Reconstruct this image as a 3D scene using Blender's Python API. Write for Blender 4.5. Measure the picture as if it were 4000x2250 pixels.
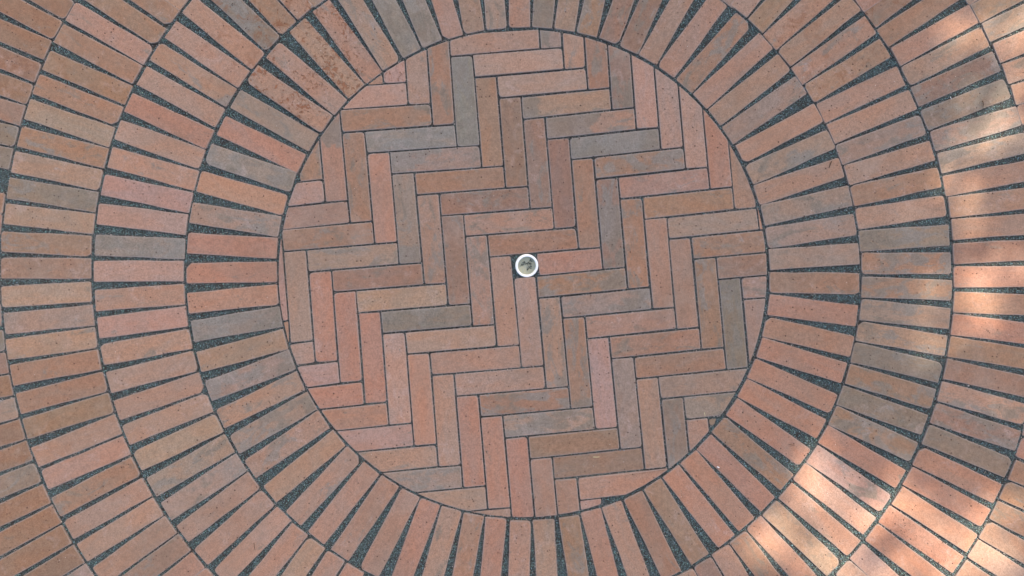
import bpy, math, random
import numpy as np

rng = random.Random(11)
nrng = np.random.default_rng(5)
for _o in list(bpy.data.objects):
    bpy.data.objects.remove(_o)
scene = bpy.context.scene
C = scene.collection

# ------------------------------------------------------------------ scale
S = 0.060 / 89.3            # metres per photo pixel: one brick module is 60 mm
W = 4000 * S                # ground width seen by the camera


def w2(px, py):
    return ((px - 2000.0) * S, (1125.0 - py) * S)


# ------------------------------------------------------------------ camera
H = W * 26.0 / 36.0
cam = bpy.data.cameras.new("camera")
cam.sensor_width = 36.0
cam.lens = 26.0
cam.clip_start = 0.05
cam.clip_end = 500.0
camo = bpy.data.objects.new("camera", cam)
camo.location = (0, 0, H)
C.objects.link(camo)
scene.camera = camo

# ------------------------------------------------------------------ light
SUN_EL = math.radians(50)
SUN_AZ = math.radians(34)            # clockwise from +Y
sdir = np.array([math.sin(SUN_AZ) * math.cos(SUN_EL), math.cos(SUN_AZ) * math.cos(SUN_EL), math.sin(SUN_EL)])
world = bpy.data.worlds.new("World")
scene.world = world
world.use_nodes = True
wn = world.node_tree.nodes
wl = world.node_tree.links
wn.clear()
sky = wn.new("ShaderNodeTexSky")
sky.sky_type = 'NISHITA'
sky.sun_disc = False
sky.sun_elevation = SUN_EL
sky.sun_rotation = SUN_AZ
sky.air_density = 1.0
sky.dust_density = 5.0
sky.ozone_density = 0.3
bg = wn.new("ShaderNodeBackground")
bg.inputs['Strength'].default_value = 0.15
wo = wn.new("ShaderNodeOutputWorld")
wl.new(sky.outputs[0], bg.inputs[0])
wl.new(bg.outputs[0], wo.inputs[0])

sun = bpy.data.lights.new("sun", 'SUN')
sun.energy = 4.2
sun.angle = math.radians(0.53)
sun.color = (1.0, 0.88, 0.73)
suno = bpy.data.objects.new("sun", sun)
suno.rotation_euler = (math.pi / 2 - SUN_EL, 0, math.pi - SUN_AZ)
suno.location = (3, 4, 8)
C.objects.link(suno)

scene.view_settings.view_transform = 'Standard'
scene.view_settings.look = 'None'
scene.view_settings.gamma = 1.0
scene.view_settings.use_curve_mapping = False
scene.view_settings.exposure = 1.34
GAIN = 1.45                           # display value of a white card in the shade


# ------------------------------------------------------------------ helpers
def lin(c):
    return tuple((v / 255.0 / 12.92) if v <= 10 else (((v / 255.0) + 0.055) / 1.055) ** 2.4 for v in c)


def tag(o, label=None, cat=None, group=None, kind=None):
    if label: o['label'] = label
    if cat: o['category'] = cat
    if group: o['group'] = group
    if kind: o['kind'] = kind


def obj(name, data, parent=None, loc=(0, 0, 0), rot=(0, 0, 0)):
    o = bpy.data.objects.new(name, data)
    C.objects.link(o)
    o.location = loc
    o.rotation_euler = rot
    if parent is not None:
        o.parent = parent
    return o


def mesh(name, verts, faces, mat=None, smooth=False):
    me = bpy.data.meshes.new(name)
    me.from_pydata([tuple(v) for v in verts], [], faces)
    if mat: me.materials.append(mat)
    if smooth:
        me.polygons.foreach_set('use_smooth', [True] * len(me.polygons))
    me.update()
    return me


class NT:
    def __init__(s, name):
        s.mat = bpy.data.materials.new(name)
        s.mat.use_nodes = True
        s.t = s.mat.node_tree
        s.t.nodes.clear()

    def n(s, typ, **kw):
        nd = s.t.nodes.new(typ)
        for k, v in kw.items():
            setattr(nd, k, v)
        return nd

    def put(s, sock, v):
        if v is None: return
        if hasattr(v, 'links') or isinstance(v, bpy.types.NodeSocket):
            s.t.links.new(v, sock)
        else:
            sock.default_value = v

    def math(s, op, a, b=None, c=None, clamp=False):
        nd = s.n('ShaderNodeMath', operation=op, use_clamp=clamp)
        s.put(nd.inputs[0], a)
        if b is not None: s.put(nd.inputs[1], b)
        if c is not None: s.put(nd.inputs[2], c)
        return nd.outputs[0]

    def vmath(s, op, a, b=None):
        nd = s.n('ShaderNodeVectorMath', operation=op)
        s.put(nd.inputs[0], a)
        if b is not None: s.put(nd.inputs[1], b)
        return nd.outputs[0]

    def mix(s, f, a, b, blend='MIX'):
        nd = s.n('ShaderNodeMix', data_type='RGBA', blend_type=blend)
        s.put(nd.inputs[0], f); s.put(nd.inputs[6], a); s.put(nd.inputs[7], b)
        return nd.outputs[2]

    def noise(s, vec, scale, detail=2.0, rough=0.5, dist=0.0):
        nd = s.n('ShaderNodeTexNoise')
        s.put(nd.inputs['Vector'], vec)
        nd.inputs['Scale'].default_value = scale
        nd.inputs['Detail'].default_value = detail
        nd.inputs['Roughness'].default_value = rough
        nd.inputs['Distortion'].default_value = dist
        return nd.outputs[0]

    def vor(s, vec, scale, feature='F1'):
        nd = s.n('ShaderNodeTexVoronoi', feature=feature)
        s.put(nd.inputs['Vector'], vec)
        nd.inputs['Scale'].default_value = scale
        return nd

    def smooth(s, v, a, b, to0=0.0, to1=1.0):
        nd = s.n('ShaderNodeMapRange', interpolation_type='SMOOTHSTEP')
        s.put(nd.inputs[0], v); s.put(nd.inputs[1], a); s.put(nd.inputs[2], b)
        s.put(nd.inputs[3], to0); s.put(nd.inputs[4], to1)
        return nd.outputs[0]

    def attr(s, name, typ='OBJECT'):
        return s.n('ShaderNodeAttribute', attribute_type=typ, attribute_name=name)

    def finish(s, color, rough=0.85, bump=None, bstr=0.5, bdist=0.001, spec=0.3):
        b = s.n('ShaderNodeBsdfPrincipled')
        s.put(b.inputs['Base Color'], color)
        s.put(b.inputs['Roughness'], rough)
        b.inputs['Specular IOR Level'].default_value = spec
        if bump is not None:
            bn = s.n('ShaderNodeBump')
            bn.inputs['Strength'].default_value = bstr
            bn.inputs['Distance'].default_value = bdist
            s.put(bn.inputs['Height'], bump)
            s.t.links.new(bn.outputs[0], b.inputs['Normal'])
        o = s.n('ShaderNodeOutputMaterial')
        s.t.links.new(b.outputs[0], o.inputs[0])
        return s.mat


def alb(c, g=None):
    l = lin(c)
    return tuple(v / (g or GAIN) for v in l)


# ------------------------------------------------------------------ brick material
def brick_material():
    m = NT('fired_clay_brick')
    tc = m.n('ShaderNodeTexCoord')
    oi = m.n('ShaderNodeObjectInfo')
    off = m.n('ShaderNodeCombineXYZ')
    m.put(off.inputs[0], m.math('MULTIPLY', oi.outputs['Random'], 91.0))
    m.put(off.inputs[1], m.math('MULTIPLY', oi.outputs['Random'], 37.0))
    m.put(off.inputs[2], m.math('MULTIPLY', oi.outputs['Random'], 53.0))
    P = m.vmath('ADD', tc.outputs['Object'], off.outputs[0])
    stretch = m.vmath('MULTIPLY', tc.outputs['Object'], (0.45, 1.0, 1.0))
    Ps = m.vmath('ADD', stretch, off.outputs[0])
    base = oi.outputs['Color']
    flash = m.attr('flash').outputs['Fac']
    crater = m.attr('crater').outputs['Fac']
    rust = m.attr('rust').outputs['Fac']
    pits = m.attr('pits').outputs['Fac']
    bloom = m.attr('bloom').outputs['Fac']
    edge = m.attr('edge', 'GEOMETRY').outputs['Fac']

    # fired body: clouds of warmer and paler clay
    cl = m.noise(Ps, 17.0, 5.0, 0.62, 0.6)
    warm = m.mix(1.0, base, (1.06, 0.98, 0.90, 1), 'MULTIPLY')
    pale = m.mix(1.0, base, (0.97, 1.03, 1.05, 1), 'MULTIPLY')
    col = m.mix(m.smooth(cl, 0.36, 0.64), warm, pale)
    # kiln flashing: grey-olive clouds
    fn = m.noise(Ps, 27.0, 6.0, 0.62, 0.8)
    fine = m.noise(P, 160.0, 3.0, 0.6)
    fsum = m.math('ADD', fn, m.math('MULTIPLY', m.math('SUBTRACT', fine, 0.5), 0.16))
    lx = m.n('ShaderNodeSeparateXYZ')
    m.put(lx.inputs[0], tc.outputs['Object'])
    gd = m.math('ABSOLUTE', m.math('SUBTRACT', m.math('DIVIDE', lx.outputs[0], 0.117), m.attr('grey_at').outputs['Fac']))
    gw = m.attr('grey_width').outputs['Fac']
    fsum = m.math('ADD', fsum, m.math('MULTIPLY', m.smooth(m.math('SUBTRACT', gw, gd), -0.1, 0.25), 0.24))
    thr = m.math('SUBTRACT', 0.665, m.math('MULTIPLY', flash, 0.34))
    fmask = m.smooth(fsum, m.math('SUBTRACT', thr, 0.03), m.math('ADD', thr, 0.09))
    gn = m.noise(P, 9.0, 2.0)
    grey = m.mix(m.smooth(gn, 0.4, 0.62), alb((133, 122, 107)) + (1,), alb((141, 134, 124)) + (1,))
    col = m.mix(m.math('MULTIPLY', fmask, 0.74), col, grey)
    # second, browner scorch
    sn = m.noise(Ps, 24.0, 5.0, 0.65, 0.8)
    col = m.mix(m.math('MULTIPLY', m.smooth(sn, 0.60, 0.74), 0.34), col, alb((138, 110, 90)) + (1,))
    # pale lime bloom
    bn = m.noise(P, 26.0, 5.0, 0.7, 0.5)
    col = m.mix(m.math('MULTIPLY', m.smooth(bn, 0.52, 0.70), m.math('MULTIPLY', bloom, 0.65)), col, alb((196, 172, 160)) + (1,))
    # sandy grain
    g1 = m.noise(P, 620.0, 2.0, 0.6)
    g2 = m.noise(P, 230.0, 3.0, 0.65)
    gv = m.math('ADD', m.smooth(g1, 0.25, 0.75, 0.80, 1.20), m.smooth(g2, 0.3, 0.7, -0.13, 0.13))
    g3 = m.noise(P, 90.0, 3.0, 0.6)
    gv = m.math('ADD', gv, m.smooth(g3, 0.3, 0.7, -0.08, 0.08))
    gcol = m.n('ShaderNodeCombineXYZ')
    for i in range(3): m.put(gcol.inputs[i], gv)
    col = m.mix(1.0, col, gcol.outputs[0], 'MULTIPLY')
    # worn pale arris
    en = m.noise(P, 70.0, 3.0, 0.6)
    ef = m.math('MULTIPLY', edge, m.smooth(en, 0.3, 0.65, 0.34, 0.8))
    col = m.mix(ef, col, alb((166, 155, 147)) + (1,))
    # thin dirt film that runs over several bricks
    geo = m.n('ShaderNodeNewGeometry')
    wn_ = m.noise(geo.outputs['Position'], 3.6, 6.0, 0.68, 0.4)
    col = m.mix(m.smooth(wn_, 0.47, 0.70, 0.0, 0.30), col, alb((134, 112, 92)) + (1,))
    wn2 = m.noise(m.vmath('ADD', geo.outputs['Position'], (4.0, 9.0, 0.0)), 5.5, 6.0, 0.7, 0.3)
    col = m.mix(m.smooth(wn2, 0.55, 0.74, 0.0, 0.32), col, alb((186, 163, 146)) + (1,))
    # pin holes
    v1 = m.vor(P, 95.0)
    wsep = m.n('ShaderNodeSeparateColor')
    m.put(wsep.inputs[0], v1.outputs['Color'])
    on1 = m.math('LESS_THAN', wsep.outputs[0], pits)
    rad = m.math('MULTIPLY_ADD', wsep.outputs[1], 0.13, 0.085)
    hole = m.math('MULTIPLY', on1, m.smooth(v1.outputs['Distance'], m.math('MULTIPLY', rad, 0.5), m.math('MULTIPLY', rad, 1.25), 1.0, 0.0))
    col = m.mix(m.math('MULTIPLY', hole, 0.85), col, alb((84, 56, 45)) + (1,))
    # bright quartz specks
    v2 = m.vor(m.vmath('ADD', P, (3.1, 7.7, 1.3)), 62.0)
    ws2 = m.n('ShaderNodeSeparateColor')
    m.put(ws2.inputs[0], v2.outputs['Color'])
    on2 = m.math('LESS_THAN', ws2.outputs[0], 0.085)
    sp = m.math('MULTIPLY', on2, m.smooth(v2.outputs['Distance'], 0.03, 0.075, 1.0, 0.0))
    col = m.mix(m.math('MULTIPLY', sp, 0.85), col, alb((232, 222, 210)) + (1,))
    # torn skin with orange body showing
    cn = m.noise(P, 105.0, 3.0, 0.6, 0.7)
    reg = m.noise(P, 14.0, 2.0)
    cthr = m.math('SUBTRACT', 0.86, m.math('MULTIPLY', crater, m.smooth(reg, 0.34, 0.62, 0.20, 0.35)))
    cm = m.smooth(cn, cthr, m.math('ADD', cthr, 0.035))
    torn = m.mix(rust, alb((152, 102, 74)) + (1,), alb((150, 82, 42)) + (1,))
    col = m.mix(m.math('MULTIPLY', cm, 0.74), col, torn)
    # rust stain that is not torn
    rn = m.noise(P, 30.0, 6.0, 0.72, 0.8)
    col = m.mix(m.math('MULTIPLY', m.smooth(rn, 0.50, 0.63), m.math('MULTIPLY', rust, 0.70)), col, alb((138, 82, 46)) + (1,))

    h = m.math('ADD', m.math('MULTIPLY', g1, 0.22), m.math('MULTIPLY', g2, 0.45))
    h = m.math('SUBTRACT', h, m.math('MULTIPLY', hole, 1.3))
    h = m.math('SUBTRACT', h, m.math('MULTIPLY', cm, 4.0))
    h = m.math('ADD', h, m.math('MULTIPLY', cl, 0.5))
    return m.finish(col, 0.82, h, 0.75, 0.0011, 0.28)


BRICK = brick_material()


def grit_material():
    m = NT('crushed_basalt_grit')
    tc = m.n('ShaderNodeTexCoord')
    P = tc.outputs['Object']
    v = m.vor(P, 620.0)
    sep = m.n('ShaderNodeSeparateColor')
    m.put(sep.inputs[0], v.outputs['Color'])
    c = m.mix(sep.outputs[0], (0.012, 0.015, 0.015, 1), (0.11, 0.135, 0.125, 1))
    n = m.noise(P, 40.0, 3.0)
    c = m.mix(m.smooth(n, 0.4, 0.7), c, (0.040, 0.034, 0.028, 1))
    return m.finish(c, 0.8, v.outputs['Distance'], 0.8, 0.001, 0.3)


def grain_material():
    m = NT('basalt_grain')
    a = m.attr('gcol', 'GEOMETRY')
    return m.finish(a.outputs['Color'], 0.62, spec=0.4)


GRIT = grit_material()
GRAIN = grain_material()

# ------------------------------------------------------------------ brick meshes
BH = 0.030


def round_offset(base, radii, d):
    """offset a convex ccw outline inwards by d and round its corners (same point count for every d)"""
    n = len(base)
    off = []
    for i in range(n):
        p0, p1, p2 = base[i - 1], base[i], base[(i + 1) % n]
        e0 = (p1 - p0) / np.linalg.norm(p1 - p0); e1 = (p2 - p1) / np.linalg.norm(p2 - p1)
        n0, n1 = np.array([-e0[1], e0[0]]), np.array([-e1[1], e1[0]])
        bis = n0 + n1
        den = max(0.35, float(np.dot(bis, n0)))
        off.append(p1 + bis / den * d)
    out = []
    for i in range(n):
        if radii[i] is None:
            out.append(off[i])
            continue
        p0, p1, p2 = off[i - 1], off[i], off[(i + 1) % n]
        a, b = p0 - p1, p2 - p1
        la, lb = np.linalg.norm(a) + 1e-9, np.linalg.norm(b) + 1e-9
        r = min(max(radii[i] - 0.6 * d, 0.0009), la * 0.3, lb * 0.3)
        q0, q2 = p1 + a / la * r, p1 + b / lb * r
        out += [q0, 0.25 * q0 + 0.5 * p1 + 0.25 * q2, q2]
    return np.array(out)


def slab_mesh(name, base, rad):
    """base: outline in metres, ccw -> brick body with a worn arris"""
    base = np.array(base, float)
    m = len(base)
    radii = []
    for i in range(m):
        a, b = base[i - 1] - base[i], base[(i + 1) % m] - base[i]
        ca = float(np.dot(a, b) / np.linalg.norm(a) / np.linalg.norm(b))
        radii.append(None if ca < -0.93 else rad * rng.choice((0.6, 0.8, 0.9, 1.0, 1.1, 1.3, 1.9)))
    # thickness of the piece: area over half the outline
    ar = 0.5 * abs(np.dot(base[:, 0], np.roll(base[:, 1], -1)) - np.dot(base[:, 1], np.roll(base[:, 0], -1)))
    per = sum(np.linalg.norm(base[i] - base[i - 1]) for i in range(m))
    k = min(1.0, (2 * ar / per) / 0.022)
    rings = [(round_offset(base, radii, 0.0042 * k), 0.0, 0.0), (round_offset(base, radii, 0.0012 * k), -0.0002, 0.85),
             (round_offset(base, radii, 0.0003), -0.0014, 1.0), (round_offset(base, radii, 0.0), -BH, 0.6)]
    n = len(rings[0][0])
    V, E = [], []
    for r, z, e in rings:
        for p in r:
            V.append((p[0], p[1], z))
            E.append(e)
    F = [tuple(range(n))]
    for r in range(3):
        for i in range(n):
            j = (i + 1) % n
            F.append((r * n + i, (r + 1) * n + i, (r + 1) * n + j, r * n + j))
    me = mesh(name, V, F, BRICK, False)
    at = me.attributes.new('edge', 'FLOAT', 'POINT')
    at.data.foreach_set('value', E)
    return me


BL, BWD = 353.5 * S, 83.2 * S


def full_outline():
    a, b = BL / 2, BWD / 2
    j = lambda: rng.uniform(-0.0011, 0.0011)
    pts = []
    for sx, sy in ((-1, -1), (1, -1), (1, 1), (-1, 1)):
        pts.append((sx * a + j(), sy * b + j()))
        if sx == sy:
            for t in (-0.5, 0.0, 0.5):
                pts.append((-sy * t * a + rng.uniform(-.1, .1) * a, sy * b + j() * 0.9))
    return pts




def chipped(pts):
    k = rng.choice([i for i, p in enumerate(pts) if abs(p[0]) > BL * 0.45])
    p, p0, p1 = (np.array(pts[i % len(pts)]) for i in (k, k - 1, k + 1))
    a = p + (p0 - p) / np.linalg.norm(p0 - p) * rng.uniform(0.005, 0.014)
    b = p + (p1 - p) / np.linalg.norm(p1 - p) * rng.uniform(0.005, 0.014)
    return pts[:k] + [tuple(a), tuple(b)] + pts[k + 1:]


FULL = [slab_mesh('brick', full_outline() if i < 11 else chipped(full_outline()), 0.0052) for i in range(16)]

TONE = {
    'p': (173, 136, 114), 'r': (179, 132, 109), 's': (179, 143, 126), 'o': (161, 124, 99), 'e': (146, 112, 87),  # 'e': lens darkening at the left edge painted into brick colour, 'o' slightly too
    'b': (152, 119, 100), 'd': (138, 121, 104), 'g': (147, 138, 126), 'v': (160, 135, 117), 't': (169, 139, 115),
}
FOOT = []                              # footprints (photo pixels) of every brick for the joints


def dress(o, code, flash=None, crater=0.0, rust=0.0, bloom=None, grey=(0.0, -1.0)):
    c = 0.86 * np.array(alb(TONE[code])) + 0.14 * np.array(alb((166, 134, 115)))
    c = c * np.array([1 + rng.gauss(0, 0.02), 1 + rng.gauss(0, 0.014), 1 + rng.gauss(0, 0.02)]) * (1 + rng.gauss(0, 0.03))
    o.color = (c[0], c[1], c[2], 1)
    o['flash'] = float(flash if flash is not None else rng.uniform(0.0, 0.22))
    o['crater'] = float(crater)
    o['rust'] = float(rust)
    o['grey_at'], o['grey_width'] = float(grey[0]), float(grey[1])
    o['pits'] = float(rng.choice((0.12, 0.2, 0.3, 0.42, 0.55)))
    o['bloom'] = float(bloom if bloom is not None else (rng.uniform(0, 0.3) if rng.random() < 0.6 else 0.5))


def place(o):
    o.location.z = rng.gauss(0, 0.0011)
    o.rotation_euler[0] = rng.gauss(0, 0.010)
    o.rotation_euler[1] = rng.gauss(0, 0.003)


# ------------------------------------------------------------------ photo tracing (crops of the photo, 1.932 px each)
CROP = {k: ((i % 4) * 1000, (i // 4) * 750) for i, k in enumerate('ABCDEFGHIJKL')}


def T(k, x, y):
    ox, oy = CROP[k]
    return np.array([ox + x / 1.932, oy + y / 1.932])


# ---- inner herringbone field: lattice nodes seen in the photo -> smooth warp
NODES = """
F:-8,-3,522,80 -7,-3,690,68 -7,-2,710,236 -6,-2,877,222 -10,-2,190,285 -10,-1,205,450 -6,-1,897,393 -5,-1,1065,380 -9,-1,375,438
-9,0,393,605 -5,0,1080,548 -4,0,1252,536 -8,0,567,595 -8,1,583,758 -4,1,1270,700 -7,1,750,745 -7,2,768,912 -3,1,1435,690 -3,2,1450,855
-6,2,938,903 -6,3,952,1068 -2,2,1620,845 -2,3,1635,1010 -5,3,1125,1060 -5,4,1140,1222 -1,3,1800,1000 -1,4,1817,1165 -4,4,1310,1212
-4,5,1325,1382 -3,5,1490,1375 -4,-3,1210,25 -3,-3,1382,15 -3,-2,1397,180 -2,-2,1565,170 -2,-1,1578,335 -1,-1,1745,325 -1,0,1758,490
0,0,1925,480 -10,3,262,1140 -9,3,430,1128 -9,4,448,1292 -8,4,618,1281 -8,5,635,1440 -7,5,803,1430
G:1,1,180,637 5,1,857,575 5,2,875,735 1,2,200,798 2,2,365,790 2,3,382,953 6,2,1040,722 6,3,1060,883 3,3,548,940 3,4,565,1105
7,3,1225,875 7,4,1243,1035 4,4,730,1097 4,5,748,1255 8,4,1413,1027 8,5,1430,1190 5,5,915,1245 5,6,935,1410 9,5,1602,1180 9,6,1622,1343
6,6,1100,1398 4,0,668,427 4,1,687,590 3,-1,483,272 3,0,500,430 2,-2,310,120 2,-1,318,283 1,-2,138,130 5,-2,815,50 6,-2,985,40
6,-1,1000,205 7,-1,1168,193 7,0,1182,352 8,0,1350,343 8,1,1372,508 9,1,1540,492 9,2,1555,660 10,2,1725,648 10,3,1745,810 10,-1,1680,133
11,-1,1845,120
C:4,-3,628,1348 5,-3,798,1338 3,-4,445,1205 4,-4,612,1190 2,-5,262,1050 3,-5,430,1040 1,-6,80,903 2,-6,245,890 1,-7,65,735
8,-4,1297,1115 8,-3,1310,1277 9,-3,1480,1265 9,-2,1495,1425 7,-5,1108,965 7,-4,1122,1130 6,-6,922,815 6,-5,937,973 5,-7,740,665
5,-6,757,830 4,-8,555,515 4,-7,572,680 3,-9,380,357 3,-8,395,523 2,-10,205,225 2,-9,213,365
B:-1,-9,1632,412 -1,-8,1650,582 -2,-10,1452,318 -2,-9,1467,425 0,-8,1815,572 0,-7,1832,740 -2,-5,1515,1110 -1,-5,1690,1098
-1,-4,1705,1265 0,-4,1867,1255 -3,-6,1332,950 -2,-6,1500,940 -4,-7,1148,793 -3,-7,1320,783 -6,-6,815,993 -6,-5,838,1155 -5,-5,1007,1150
-5,-4,1022,1312 -4,-4,1190,1303 -7,-6,648,1003 -4,-8,1132,628 -9,-4,330,1375 -8,-4,503,1355
J:-7,6,818,157 -6,6,985,145 -6,7,1003,313 -5,7,1180,297 -5,8,1195,468 -4,8,1362,457 -4,9,1378,627 -3,9,1548,615 -3,10,1562,783
-2,10,1733,773 -2,11,1747,945 -1,11,1920,937 -3,6,1510,95 -2,6,1675,85 -2,7,1695,250 -1,7,1860,240 -1,8,1880,412
K:0,8,118,400 0,9,135,568 4,8,800,332 4,9,818,495 1,9,303,555 1,10,318,720 5,9,982,482 5,10,1004,649 2,10,490,708 2,11,508,880
6,10,1171,634 3,7,612,176 3,8,630,345 2,6,430,22 2,7,443,190 1,6,258,40 6,7,1122,113 7,7,1292,97 7,8,1313,268
"""
li, lp = [], []
cur = None
for tok in NODES.split():
    if ':' in tok:
        cur, tok = tok.split(':')
    i, j, x, y = [float(v) for v in tok.split(',')]
    li.append((i, j)); lp.append(T(cur, x, y))
li, lp = np.array(li), np.array(lp)


def basis(ij):
    x, y = ij[:, 0] / 10.0, ij[:, 1] / 10.0
    return np.stack([x ** a * y ** b for a in range(5) for b in range(5 - a)], 1)


A_ = basis(li)
coef = np.linalg.lstsq(A_, lp, rcond=None)[0]
res = np.linalg.norm(A_ @ coef - lp, axis=1)
keep = res < 9
coef = np.linalg.lstsq(A_[keep], lp[keep], rcond=None)[0]
NODE_FIX = {}
for (ij, p, r) in zip(li, lp, res):
    if r < 9: NODE_FIX[(int(ij[0]), int(ij[1]))] = p


def lat(i, j):
    fit = (basis(np.array([[i, j]], float)) @ coef)[0]
    f = NODE_FIX.get((i, j))
    return fit if f is None else 0.5 * fit + 0.5 * f


CX, CY = 2042.0, 1068.0
R0 = 959.0


def clip_poly(poly, cx, cy, r):
    """clip a convex polygon with a many-sided circle"""
    N = 96
    for k in range(N):
        a = 2 * math.pi * (k + 0.5) / N
        nx, ny = math.cos(a), math.sin(a)
        out = []
        m = len(poly)
        if m == 0: return []
        for q in range(m):
            p0, p1 = poly[q], poly[(q + 1) % m]
            d0 = (p0[0] - cx) * nx + (p0[1] - cy) * ny - r
            d1 = (p1[0] - cx) * nx + (p1[1] - cy) * ny - r
            if d0 <= 0: out.append(p0)
            if (d0 < 0) != (d1 < 0):
                t = d0 / (d0 - d1)
                out.append((p0[0] + (p1[0] - p0[0]) * t, p0[1] + (p1[1] - p0[1]) * t))
        poly = out
    return poly


def poly_area(p):
    p = np.array(p)
    return 0.5 * abs(np.dot(p[:, 0], np.roll(p[:, 1], -1)) - np.dot(p[:, 1], np.roll(p[:, 0], -1)))


# colour of each herringbone brick: start cell -> tone, flashing
HB = """
H-3,-3:b,.30 H-2,-2:p,.30 H-1,-1:o,.10 H-4,-4:o,.22 H-5,-5:v,.42 H-6,-6:g,.5 H-7,-7:o,.34 H-8,-8:s,.0 H-9,-9:p,.1 H-1,-9:s,.0 H-2,-10:p,.0
H0,-8:s,.0 H1,-7:p,.35 H2,-6:p,.55 H3,-5:g,.7 H4,-4:o,.55 H5,-3:p,.35 H6,-2:o,.25 H7,-1:v,.2 H8,0:o,.32 H9,1:b,.2 H10,2:v,.3 H0,0:r,.0
H1,1:o,.55 H2,2:v,.4 H3,3:p,.1 H4,4:o,.3 H5,5:o,.1 H6,6:v,.2 H7,7:v,.45 H-10,-2:o,.42 H-11,-3:p,.2 H-9,-1:v,.42 H-8,0:b,.2 H-7,1:t,.0
H-6,2:d,.6 H-5,3:t,.0 H-4,4:p,.0 H-3,5:t,.0 H-2,6:o,.45 H-1,7:v,.6 H0,8:b,.0 H1,9:b,.1 H2,10:r,.0 H-12,4:s,.0 H-11,5:r,.0 H-10,6:r,.2
H-9,7:s,.2 H-8,8:p,.32 H-7,9:v,.42 H-6,10:t,.1 H-13,3:s,.2 H-12,-4:s,.0
V-10,-1:t,.1 V-9,0:r,.0 V-8,1:r,.0 V-7,2:r,.0 V-6,3:s,.0 V-5,4:r,.0 V-4,5:p,.0 V-3,6:r,.0 V-2,7:r,.0 V-1,8:r,.0 V0,9:p,.1 V1,10:p,.1
V-9,-8:o,.2 V-8,-7:p,.3 V-7,-6:o,.3 V-6,-5:r,.1 V-5,-4:v,.4 V-4,-3:p,.45 V-3,-2:b,.2 V-2,-1:p,.52 V-1,0:p,.0 V0,1:s,.0 V1,2:p,.42
V2,3:o,.52 V3,4:s,.1 V4,5:v,.2 V5,6:t,.2 V6,7:d,.5 V7,8:p,.0 V-5,-12:s,.0 V-4,-11:p,.2 V-3,-10:o,.35 V-2,-9:g,.7 V-1,-8:o,.1 V0,-7:b,.1
V1,-6:b,.32 V2,-5:b,.1 V3,-4:o,.0 V4,-3:b,.62 V5,-2:o,.4 V6,-1:p,.1 V7,0:p,.0 V8,1:o,.42 V9,2:d,.5 V10,3:v,.1 V2,-13:v,.5 V3,-12:p,.3
V4,-11:o,.35 V5,-10:b,.55 V6,-9:s,.0 V7,-8:s,.0 V8,-7:s,.0 V9,-6:r,.0 V10,-5:p,.0 V2,11:s,.0 V-11,-2:s,.0
"""
# grey kiln marks at one end: place along the brick (-1..1) and half width
GREY = {'H2,-6': (-.5, .6), 'H1,-7': (-.9, .35), 'H3,-5': (-.25, .9), 'V1,2': (.9, .14), 'V2,3': (.95, .12), 'H-10,6': (-.75, .2),
        'V-5,-4': (.85, .3), 'H-5,-5': (-.85, .3), 'V4,-3': (0, .4), 'H2,2': (.7, .3), 'V-8,-7': (-.3, .4)}
HBC = {}
for tok in HB.split():
    k, v = tok.split(':')
    c, f = v.split(',')
    HBC[k] = (c, float(f))

field = bpy.data.objects.new('herringbone_pavement', None)
C.objects.link(field)
tag(field, 'round field of herringbone bricks inside the radial rings', 'pavement', None, 'structure')

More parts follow.
